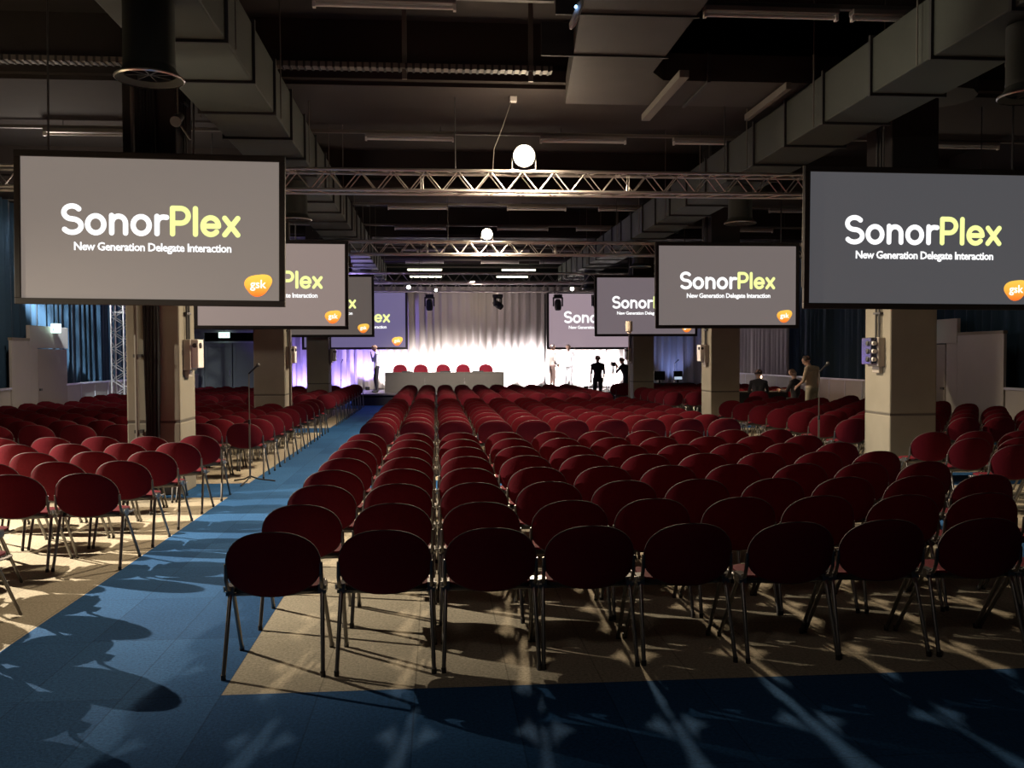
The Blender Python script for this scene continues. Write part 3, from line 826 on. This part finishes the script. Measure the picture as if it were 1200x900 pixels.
full = mk_full(H, None); mid = mk_mid(Mi, None); used = [False, False]
word_side = {'centre': 'left aisle', 'left': 'aisle', 'right': 'aisle'}
for i, (d_, v_, side, dep, r, c, x, y, a) in enumerate(named):
    f = i < 150
    src = full if f else mid; k = 0 if f else 1
    o = src if not used[k] else copy_tree(src)
    used[k] = True
    o.location = (x, y, 0); o.rotation_euler = (0, 0, a)
    o['label'] = 'maroon chair in %s nearest row of the %s %s block, %s from its %s' % (ORD[r+1], dep, side, ORD[c+1], word_side[side])
    o['category'] = 'chair'; o['group'] = 'maroon conference chairs in the %s %s block' % (dep, side)
def merged(items, g, name):
    mb = MB()
    base = MB(); m_i = []
    for key, mi in (('back',0),('trim',1),('seat',0),('pan',2)):
        n0 = len(base.f); base.add(g[key]); m_i += [mi]*(len(base.f)-n0)
    for part in g['legs']+[g['frame']]:
        n0 = len(base.f); base.add(part); m_i += [3]*(len(base.f)-n0)
    V = []; F = []; MI = []
    for it in items:
        x, y, a = it[6], it[7], it[8]; ca, sa = math.cos(a), math.sin(a); b = len(V)
        V += [(x+ca*p[0]-sa*p[1], y+sa*p[0]+ca*p[1], p[2]) for p in base.v]
        F += [tuple(q+b for q in f) for f in base.f]; MI += m_i
    mb.v, mb.f, mb.m = V, F, MI
    return mb.build(name, [M_red, M_trim, M_shell, M_leg], smooth=55)
o = merged(rest, Lo, 'distant_chairs')
tag(o, 'hundreds of small maroon chairs filling the far seating rows toward the stage', 'chairs', kind='stuff')
if extra:
    for it in extra:
        o = copy_tree(mid); o.location = (it[6], it[7], 0); o.rotation_euler = (0,0,it[8])
        o['label'] = 'maroon chair at the near left, %s row and %s from aisle, out of view' % (ORD[it[4]+1], ORD[it[5]+1])
        o['category'] = 'chair'; o['group'] = 'maroon chairs beyond the edge of view'
# five lit chairs behind the panel table, facing the hall
M_redl = M_red
for k, x in enumerate((-1.36, -.58, .27, 1.03, 1.90)):
    o = copy_tree(mid); o.location = (x, 35.0, .42+.09); o.rotation_euler = (0,0,PI)
    o.location.z = .42
    o['label'] = 'bright red chair on stage behind the panel table, %s from left' % ORD[k+1]; o['category'] = 'chair'; o['group'] = 'five red chairs behind the panel table'
    o.scale = (1.05,1,1.26)
# chairs beside the stage
for x, y, a, lab in ((-2.75,31.9,0,'dark chair standing alone in front of the stage left corner'), (6.35,31.3,.1,'dark chair in front of the stage beside the cameraman')):
    o = copy_tree(mid); o.location = (x,y,0); o.rotation_euler = (0,0,a); o['label'] = lab; o['category'] = 'chair'; o['group'] = 'single chairs by the stage'

# ---------------------------------------------------------------- mic stands and stage gear
def mic_stand(x, y, z0, hgt, label, boom=(.12,-.05,.12)):
    t = thing('microphone_stand', label, 'microphone stand', (x, y, z0))
    MB().tube([(0,0,.06),(0,0,.85)], .013, 8).build('lower_pole', M_leg, t)
    MB().tube([(0,0,.85),(0,0,hgt)], .008, 8).build('upper_pole', M_leg, t)
    MB().tube([(0,0,.82),(0,0,.88)], .018, 10).build('clutch', M_black, t)
    for a in (20,140,260):
        MB().tube([(0,0,.10),(.12*math.cos(R(a)),.12*math.sin(R(a)),.05),(.34*math.cos(R(a)),.34*math.sin(R(a)),.012)], .010, 8).build('leg', M_black, t)
    q_ = Vector((0,0,hgt)); e_ = q_+Vector(boom)
    m_ = MB().tube([q_, q_+Vector(boom)*.6, e_], [.011,.012,.014], 8).build('microphone', M_black, t)
    MB().lathe([(0,-.03),(.02,-.022),(.027,0),(.02,.022),(0,.03)], 12, Matrix.Translation(e_)).build('grille', M_dark, m_, smooth=60)
    return t
mic_stand(-2.58, 13.0, 0, 1.52, 'thin microphone stand at the corner of the middle left block', (.13,-.03,.12))
mic_stand(5.45, 12.75, 0, 1.50, 'thin microphone stand in the right aisle before the nearest right pillar', (.14,.03,.12))
mic_stand(-3.65, 36.0, 0, 1.5, 'microphone stand in front of the violet lit drape at stage left', (.06,-.03,.12))
mic_stand(8.75, 33.3, 0, 1.45, 'microphone stand in front of the grey drape at far right')
mic_stand(6.25, 33.5, .42, 1.45, 'microphone stand on stage between the man in black and the cameraman', (.0,0,.12))
t = thing('tall_lamp_stand', 'tall thin stand topped by a cream cylinder, rising among the right chairs', 'stand', (4.70, 22.2, 0))
MB().tube([(0,0,.05),(0,0,1.3)], .02, 8).build('lower_pole', M_leg, t)
MB().tube([(0,0,1.3),(0,0,2.28)], .014, 8).build('upper_pole', M_leg, t)
MB().lathe([(0,2.28),(.05,2.28),(.05,2.33),(.085,2.34),(.085,2.56),(.08,2.58),(0,2.585)], 20).build('cylinder_head', mat('cream plastic', (.75,.64,.5), .5), t, smooth=40)
for a in (30,150,270): MB().tube([(0,0,.5),(.4*math.cos(R(a)),.4*math.sin(R(a)),.02)], .012, 8).build('leg', M_black, t)

def moving_head(x, y, z, tilt, pan, label):
    t = thing('moving_head_light', label, 'stage light', (x, y, z), pan, group='moving heads hung over the stage')
    MB().bbox(-.15,.15,-.13,.13,-.02,.10,.01).build('base', M_black, t)
    yk = MB(); yk.bbox(-.19,-.14,-.06,.06,-.34,0,.01); yk.bbox(.14,.19,-.06,.06,-.34,0,.01); yk.box(-.19,.19,-.06,.06,-.05,-.015)
    yk = yk.build('yoke', M_black, t)
    Mx = Matrix.Translation((0,0,-.28)) @ Matrix.Rotation(tilt, 4, 'X')
    MB().lathe([(0,-.2),(.08,-.2),(.12,-.12),(.13,.1),(.11,.2),(.1,.2),(.09,.17),(0,.17)], 20, Mx).build('head', M_black, yk, smooth=40)
    cl = MB().tube([(-.05,0,.10),(-.05,0,.18)], .015, 8).tube([(.05,0,.10),(.05,0,.18)], .015, 8).build('clamp', M_truss, t)
for x, tl, pn, lab in ((-.22,R(200),0,'cluster-like black moving head above the left of the panel table'), (2.30,R(120),.8,'tilted black moving head above the middle of the stage'), (4.55,R(170),0,'black moving head just left of the large right stage screen'), (6.0,R(150),.4,'black moving head in front of the large right stage screen')):
    moving_head(x, 34.2, 3.93, tl, pn, lab)
for k, (x, y, z) in enumerate(((-.98,34.0,4.28), (.02,33.98,4.17), (5.05,34.0,4.23))):
    t = flood(x, y, z, .07 if k != 1 else .05, 'small glowing stage lamp on the far truss, %s from left' % ORD[k+1], M_lampw)

# technician desk and far right desk
t = thing('technician_desk', 'dark desk among the far right chairs where two people sit', 'desk', (8.6, 24.6, 0))
MB().bbox(-.9,.9,-.3,.3,.72,.75,.006).build('desk_top', M_dark, t)
for sx_ in (-.85,.85):
    for sy_ in (-.25,.25): MB().tube([(sx_,sy_,0),(sx_,sy_,.72)], .018, 8).build('leg', M_dark, t)
MB().box(-.9,.9,-.32,-.3,.1,.72).build('front_cloth', M_black, t)
t = thing('added_lamp', 'small added lamp lighting the faces of the seated pair', 'lamp', (8.85, 24.65, .75))  # lamp added to give the seated faces their orange light
MB().lathe([(0,0),(.06,0),(.06,.015),(0,.02)], 16).build('base', M_dark, t)
MB().tube([(0,0,.02),(0,.02,.35),(0,-.06,.42)], .007, 8).build('arm', M_dark, t)
MB().lathe([(.02,.05),(.06,-.03),(.055,-.03),(.0,.045)], 16, Matrix.Translation((0,-.08,.42)) @ Matrix.Rotation(R(30),4,'X')).build('shade', M_dark, t)
light('face_fill', 'POINT', (8.85,24.5,1.12), 22, (1,.6,.35), .03)
t = thing('equipment_desk', 'dark equipment desk with monitors right of the stage', 'desk', (8.35, 32.4, 0))
MB().bbox(-.8,.8,-.3,.3,.72,.76,.006).build('desk_top', M_black, t)
MB().box(-.8,.8,-.31,-.29,.05,.72).build('front_cloth', M_black, t)
for sx_ in (-.75,.75): MB().tube([(sx_,.2,0),(sx_,.2,.72)], .02, 8).build('leg', M_dark, t)
for k, (x, w_, lab) in enumerate(((7.95,.42,'black monitor seen from behind on the far right desk'), (8.62,.34,'small lit monitor on the far right desk'))):
    m_ = thing('monitor', lab, 'monitor', (x, 32.35, .76), .2)
    MB().bbox(-w_/2,w_/2,-.02,.02,.1,.42,.006).build('casing', M_black, m_)
    MB().box(-.03,.03,0,.02,0,.12).build('stand', M_black, m_)
    if k: MB().box(-w_/2+.02,w_/2-.02,-.024,-.02,.12,.22).build('display', M_screenlit, m_)

# ---------------------------------------------------------------- people
def capsule(mb, a, b, ra, rb, n=12):
    a, b = Vector(a), Vector(b); d = b-a; L_ = d.length
    if L_ < 1e-5: d = Vector((0,0,1))
    q_ = d.normalized().to_track_quat('Z', 'Y').to_matrix().to_4x4(); prof = [(0.0005, -ra)]
    for i in range(1, 6): t_ = -PI/2+PI/2*i/5; prof.append((ra*math.cos(t_), ra*math.sin(t_)))
    for i in range(0, 6): t_ = PI/2*i/5; prof.append((max(.0005, rb*math.cos(t_)), L_+rb*math.sin(t_)))
    M_ = Matrix.Translation(a) @ q_
    b0 = len(mb.v); mb.lathe(prof, n, M_)
    mb.face([b0+j for j in range(n)][::-1]); mb.face([b0+(len(prof)-1)*n+j for j in range(n)])
def person(label, loc, rz, J, cols, hair='short', vox=.009, scale=1., bag=None):
    """J: joints; person faces +y"""
    t = thing('person', label, 'person', loc, rz)
    skin, shirt, pants, shoe = [mat('%s %.2f %.2f %.2f' % (n_, *c_), c_, .75 if n_ != 'skin' else .5) for n_, c_ in zip(('skin','shirt','trousers','shoes'), cols[:4])]
    dark = mat('dark features', (.05,.03,.025), .6)
    caps = []   # (a,b,ra,rb,material index)
    def cp(a, b, ra, rb, m): caps.append((Vector(a), Vector(b), ra, rb, m))
    P = {k: Vector(v) for k, v in J.items()}
    pel, ch, nk, hd = P['pelvis'], P['chest'], P['neck'], P['head']
    rt = (P['shR']-P['shL']).normalized()
    for s in (-1, 1):
        cp(pel+rt*s*.055, pel+(ch-pel)*.45+rt*s*.045, .105, .098, 1)
        cp(pel+(ch-pel)*.45+rt*s*.045, ch+rt*s*.065, .098, .108, 1)
    cp(pel+Vector((0,0,-.03))-rt*.07, pel+Vector((0,0,-.03))+rt*.07, .108, .108, 2)
    cp(ch-rt*.09+Vector((0,0,.06)), ch+rt*.09+Vector((0,0,.06)), .088, .088, 1)
    cp(P['shL'], P['shR'], .062, .062, 1)
    cp(ch+(nk-ch)*.6, nk, .07, .055, 1)
    up = (hd-nk).normalized(); fwd = P['look'].normalized(); side = up.cross(fwd).normalized()
    cp(nk, hd-up*.03, .052, .055, 0)
    for s_ in 'LR': cp(nk-up*.01, P['sh'+s_]+(nk-P['sh'+s_])*.25, .045, .055, 1)
    # head
    cp(hd+up*.035-fwd*.018, hd+up*.025+fwd*.012, .088, .085, 0)
    cp(hd-up*.055+fwd*.02, hd-up*.075+fwd*.045, .058, .034, 0)          # jaw, chin
    cp(hd-up*.01+fwd*.05, hd-up*.05+fwd*.055, .045, .04, 0)
    cp(hd+up*.012+fwd*.086, hd-up*.022+fwd*.106, .009, .014, 0)          # nose
    for s in (-1, 1):
        cp(hd+side*s*.012+up*.024+fwd*.090, hd+side*s*.042+up*.024+fwd*.078, .009, .008, 0)   # brow
        cp(hd+side*s*.086+up*.02-fwd*.01, hd+side*s*.084-up*.02-fwd*.003, .014, .011, 0)       # ear
    for S_ in 'LR':
        sh, el, wr = P['sh'+S_], P['el'+S_], P['wr'+S_]
        cp(sh, el, .055, .040, 1); 
        lg = cols[4] if len(cols) > 4 else 'short'
        cp(el, wr, .039, .027, 1 if lg == 'long' else 0)
        hdv = (wr-el).normalized() if 'hd'+S_ not in P else (P['hd'+S_]-wr).normalized()
        sd = hdv.cross(fwd); sd = sd.normalized() if sd.length > .2 else side
        palm = wr+hdv*.075
        inn = hdv.cross(sd).normalized()
        for k_ in (-1, 1): cp(wr+sd*.008*k_, palm+sd*.022*k_, .021, .015, 0)
        for k_, ln in ((-1.5,.062),(-.5,.074),(.5,.070),(1.5,.054)):
            r0 = palm+sd*.021*k_; m1 = r0+hdv*ln*.55+inn*.006; e_ = m1+hdv*ln*.4+inn*.02
            cp(r0, m1, .0092, .0086, 0); cp(m1, e_, .0086, .0075, 0)
        th = wr+hdv*.025+sd*.03; cp(th, th+hdv*.035+sd*.022, .012, .010, 0); cp(th+hdv*.035+sd*.022, th+hdv*.062+sd*.028, .010, .008, 0)
        hp, kn, an, to = P['hp'+S_], P['kn'+S_], P['an'+S_], P['to'+S_]
        cp(hp, kn, .088, .060, 2); cp(kn, an, .060, .043, 2); cp(an, an+(to-an)*.1-Vector((0,0,.03)), .042, .045, 3)
        cp(an-Vector((0,0,.045)), to, .040, .032, 3)
    mb = MB()
    for a, b, ra, rb, m in caps: capsule(mb, a, b, ra, rb)
    me = mb.mesh('raw', [skin]); tmp = bpy.data.objects.new('tmp', me); C.objects.link(tmp)
    md = tmp.modifiers.new('r', 'REMESH'); md.mode = 'VOXEL'; md.voxel_size = vox; md.use_smooth_shade = True
    ms = tmp.modifiers.new('s', 'SMOOTH'); ms.factor = .5; ms.iterations = 2
    bpy.context.view_layer.update(); dg = bpy.context.evaluated_depsgraph_get()
    m2 = bpy.data.meshes.new_from_object(tmp.evaluated_get(dg)); bpy.data.objects.remove(tmp); m2.name = 'body'
    m2.materials.clear()
    for m in (skin, shirt, pants, shoe, dark): m2.materials.append(m)
    eyes = [hd+side*s*.032+up*.006+fwd*.085 for s in (-1,1)]
    mouth = hd-up*.052+fwd*.088
    mi = []
    for p in m2.polygons:
        c_ = p.center; best = 9; bm_ = 0
        for a, b, ra, rb, m in caps:
            ab = b-a; t_ = 0 if ab.length_squared < 1e-9 else max(0, min(1, (c_-a).dot(ab)/ab.length_squared))
            d_ = (c_-a-ab*t_).length-(ra+(rb-ra)*t_)
            if d_ < best: best = d_; bm_ = m
        if bm_ == 0:
            if any((c_-e_).length < .016 for e_ in eyes): bm_ = 4
            q_ = c_-mouth
            if abs(q_.dot(up)) < .007 and abs(q_.dot(side)) < .026 and q_.length < .04: bm_ = 4
        mi.append(bm_)
    m2.polygons.foreach_set('material_index', mi); m2.polygons.foreach_set('use_smooth', [True]*len(mi))
    bo = bpy.data.objects.new('body', m2); C.objects.link(bo); bo.parent = t
    if hair:
        hc = mat('hair %.2f' % cols[5][0], cols[5], .6)
        hm = MB(); n_, k_ = 20, 10
        cen = hd+up*.032-fwd*.01
        for i in range(k_+1):
            ph = (PI*.62)*i/k_
            for j in range(n_):
                th = 2*PI*j/n_
                dr_ = up*math.cos(ph)+(fwd*math.cos(th)+side*math.sin(th))*math.sin(ph)
                f_ = dr_.dot(fwd); rr = .099 + .006*math.sin(5*th+3*ph)
                q_ = cen+Vector(dr_)*rr
                if f_ > .45 and dr_.dot(up) < .62: q_ = cen+Vector(dr_)*.06        # hairline above the forehead
                hm.v.append(tuple(q_))
        for i in range(k_):
            for j in range(n_): hm.face((i*n_+j, i*n_+(j+1) % n_, (i+1)*n_+(j+1) % n_, (i+1)*n_+j))
        hm.build('hair', hc, t, smooth=70)
    return t
def standing(**kw):
    J = dict(pelvis=(0,0,.96), chest=(0,.0,1.28), neck=(0,-.01,1.49), head=(0,.02,1.635), look=(0,1,0),
             shL=(-.175,0,1.42), shR=(.175,0,1.42), elL=(-.225,-.03,1.13), elR=(.225,-.03,1.13), wrL=(-.23,.06,.88), wrR=(.23,.06,.88),
             hpL=(-.095,0,.90), hpR=(.095,0,.90), knL=(-.11,.02,.50), knR=(.11,.02,.50), anL=(-.115,-.01,.09), anR=(.115,-.01,.09), toL=(-.13,.15,.035), toR=(.13,.15,.035))
    J.update(kw); return J
def sitting(**kw):
    J = dict(pelvis=(0,-.02,.56), chest=(0,.0,.88), neck=(0,.02,1.09), head=(0,.06,1.235), look=(0,1,-.2),
             shL=(-.175,0,1.02), shR=(.175,0,1.02), elL=(-.24,.12,.78), elR=(.24,.12,.78), wrL=(-.14,.34,.80), wrR=(.14,.34,.80),
             hpL=(-.095,.02,.54), hpR=(.095,.02,.54), knL=(-.13,.42,.52), knR=(.13,.42,.52), anL=(-.14,.42,.09), anR=(.14,.42,.09), toL=(-.14,.58,.035), toR=(.14,.58,.035))
    J.update(kw); return J
SK = (.62,.38,.27)
# man in white shirt by the panel table, head bowed, hand at mouth, facing left
person('man in white shirt and dark trousers standing left of the panel table, hand at mouth', (-2.18,34.35,.42), R(100),
       standing(head=(0,.07,1.62), look=(0,1,-.35), elR=(.22,.12,1.16), wrR=(.07,.2,1.40), elL=(-.22,.02,1.13), wrL=(-.20,.12,.90), toL=(-.12,.16,.035), knR=(.11,.06,.5)),
       (SK, (.85,.84,.86), (.035,.032,.035), (.02,.02,.02), 'long', (.16,.09,.05)))
person('dark haired man in pale jacket and brown trousers standing at centre stage', (4.42,34.9,.42), R(-70),
       standing(elL=(-.22,.04,1.13), wrL=(-.16,.24,1.02), elR=(.22,.0,1.13), wrR=(.2,.14,.92)),
       (SK, (.60,.54,.46), (.30,.20,.16), (.04,.03,.03), 'long', (.03,.02,.02)))
person('figure in bright white coat glowing on stage below the right screen', (5.12,35.5,.42), R(165),
       standing(elL=(-.26,.06,1.16), wrL=(-.30,.22,1.02), elR=(.25,.06,1.16), wrR=(.28,.2,1.05)),
       (SK, (.92,.92,.92), (.85,.85,.85), (.3,.3,.3), 'long', (.55,.45,.38)))
person('man in black t-shirt seen from behind at the stage edge', (5.66,32.0,0), R(5),
       standing(head=(0,.02,1.62), shL=(-.2,0,1.41), shR=(.2,0,1.41), elL=(-.235,-.0,1.12), elR=(.235,-.0,1.12), wrL=(-.22,.12,.9), wrR=(.22,.12,.9)),
       (SK, (.018,.018,.024), (.02,.02,.026), (.02,.02,.02), 'short', (.20,.11,.07)))
person('cameraman in dark t-shirt with headphones bending toward the stage', (6.7,31.95,0), R(40),
       standing(chest=(0,.10,1.24), neck=(0,.18,1.43), head=(0,.24,1.55), look=(0,1,-.15), shL=(-.17,.14,1.36), shR=(.17,.14,1.36), elL=(-.22,.3,1.15), wrL=(-.1,.42,1.36), elR=(.22,.30,1.12), wrR=(.1,.44,1.3)),
       (SK, (.03,.028,.03), (.03,.03,.035), (.02,.02,.02), 'short', (.06,.04,.03)))
t = thing('video_camera', 'black video camera on a tripod in front of the bending cameraman', 'camera', (6.3,32.5,0))
MB().bbox(-.07,.07,-.16,.16,1.36,1.52,.015).build('camera_body', M_black, t)
MB().lathe([(0,0),(.05,0),(.055,.12),(0,.12)], 16, Matrix.Translation((0,.16,1.44)) @ Matrix.Rotation(R(-90),4,'X')).build('lens', M_black, t, smooth=40)
MB().tube([(0,0,1.36),(0,0,.7)], .02, 8).build('centre_column', M_black, t)
for a in (90,210,330): MB().tube([(0,0,1.3),(.38*math.cos(R(a)),.38*math.sin(R(a)),.02)], .014, 8).build('leg', M_black, t)
person('man in beige shirt standing among the far right chairs, leaning over seated colleague', (8.78,20.95,0), R(28),
       standing(chest=(0,.05,1.27), neck=(0,.08,1.47), head=(-.02,.14,1.60), look=(-.3,1,-.35), wrL=(-.2,.26,1.0), elL=(-.24,.05,1.13), elR=(.24,.0,1.12)),
       (SK, (.62,.50,.34), (.42,.38,.27), (.03,.03,.03), 'short', (.10,.07,.05)))
for x, a, lab in ((8.5,-.35,'maroon chair under the person in dark clothes at the desk'), (9.5,.7,'maroon chair under the person with the pale lit face')):
    o = copy_tree(mid); o.location = (x,23.72,0); o.rotation_euler = (0,0,a); o['label'] = lab; o['category'] = 'chair'; o['group'] = 'chairs at the technician desk'
person('person in dark clothes sitting at the desk, face lit orange, left of the pair', (8.5,23.75,0), R(-20),
       sitting(look=(.3,1,-.1)), (SK, (.03,.03,.035), (.03,.03,.04), (.02,.02,.02), 'long', (.05,.03,.02)))
person('person with a pale lit face sitting beside the man in beige shirt', (9.5,23.75,0), R(40),
       sitting(look=(.6,-.2,-.1)), (SK, (.05,.05,.055), (.03,.03,.04), (.02,.02,.02), 'long', (.35,.22,.15)))

# ---------------------------------------------------------------- stage lighting
WH = (1, .90, .93)
for x, p in ((-1.7,330), (-.6,420), (.5,560), (1.6,700), (2.7,850), (3.8,950), (4.9,950), (6.0,800), (7.1,650)):
    t = thing('uplight', 'white floor uplight behind the panel table and figures, flooding the drape', 'uplight', (x, 36.62, .42), group='white floor uplights behind the stage')
    MB().lathe([(0,0),(.09,0),(.09,.10),(.07,.11),(.06,.07),(0,.07)], 16).build('body', M_black, t)
    light('white_uplight', 'SPOT', (x,36.62,.56), p*1.35, (1,.90,.92), .04, rot=(x,37.35,1.02), spot=84, blend=.6)
light('stage_key', 'SPOT', (3.9,33.6,4.1), 1500, WH, .08, rot=(4.7,35.2,1.1), spot=36, blend=.6)
light('stage_key', 'SPOT', (-1.4,33.6,4.1), 900, WH, .08, rot=(-2.15,34.5,1.3), spot=34, blend=.6)
light('stage_front', 'SPOT', (1.2,29.6,4.1), 4800, (1,.86,.74), .1, rot=(.6,34,.9), spot=60, blend=.8)
light('drape_wash', 'POINT', (1.6,34.9,4.2), 90, (1,.80,.66), .3)
for x, p in ((-5.35,380), (-3.7,330), (-2.7,600)):
    t = thing('uplight', 'small floor uplight throwing violet light up the stage drape', 'uplight', (x, 36.75, 0 if x < -3.1 else .42), group='violet floor uplights')
    MB().lathe([(0,0),(.09,0),(.09,.12),(.07,.13),(.06,.08),(0,.08)], 16).build('body', M_black, t)
    z0_ = .18 if x < -3.1 else .6
    light('violet_uplight', 'SPOT', (x,36.75,z0_), p, (.36,.26,1), .04, rot=(x,37.32,2.2), spot=110, blend=.8)
t = thing('uplight', 'small floor uplight throwing blue light up the right grey drape', 'uplight', (9.7,36.6,0))
MB().lathe([(0,0),(.09,0),(.09,.12),(.07,.13),(.06,.08),(0,.08)], 16).build('body', M_black, t)
light('blue_uplight', 'SPOT', (9.7,36.6,.2), 110, (.3,.4,1), .04, rot=(9.7,37.3,2.4), spot=70, blend=.9)
light('violet_fill', 'POINT', (-2.6,30.6,3.6), 120, (.45,.35,1), .2)

# ---------------------------------------------------------------- world, camera, view
w = bpy.data.worlds.new('world'); S.world = w; w.use_nodes = True
w.node_tree.nodes['Background'].inputs[0].default_value = (.02,.02,.025,1); w.node_tree.nodes['Background'].inputs[1].default_value = .2
cam = bpy.data.cameras.new('camera'); co = bpy.data.objects.new('camera', cam); C.objects.link(co)
co.location = CAM; co.rotation_euler = Rc.to_euler()
cam.sensor_width = 36; cam.lens = 36*FPX/1200; cam.clip_end = 200; cam.clip_start = .05
S.camera = co
S.view_settings.view_transform = 'Standard'; S.view_settings.look = 'None'; S.view_settings.gamma = 1; S.view_settings.use_curve_mapping = False
S.view_settings.exposure = 0
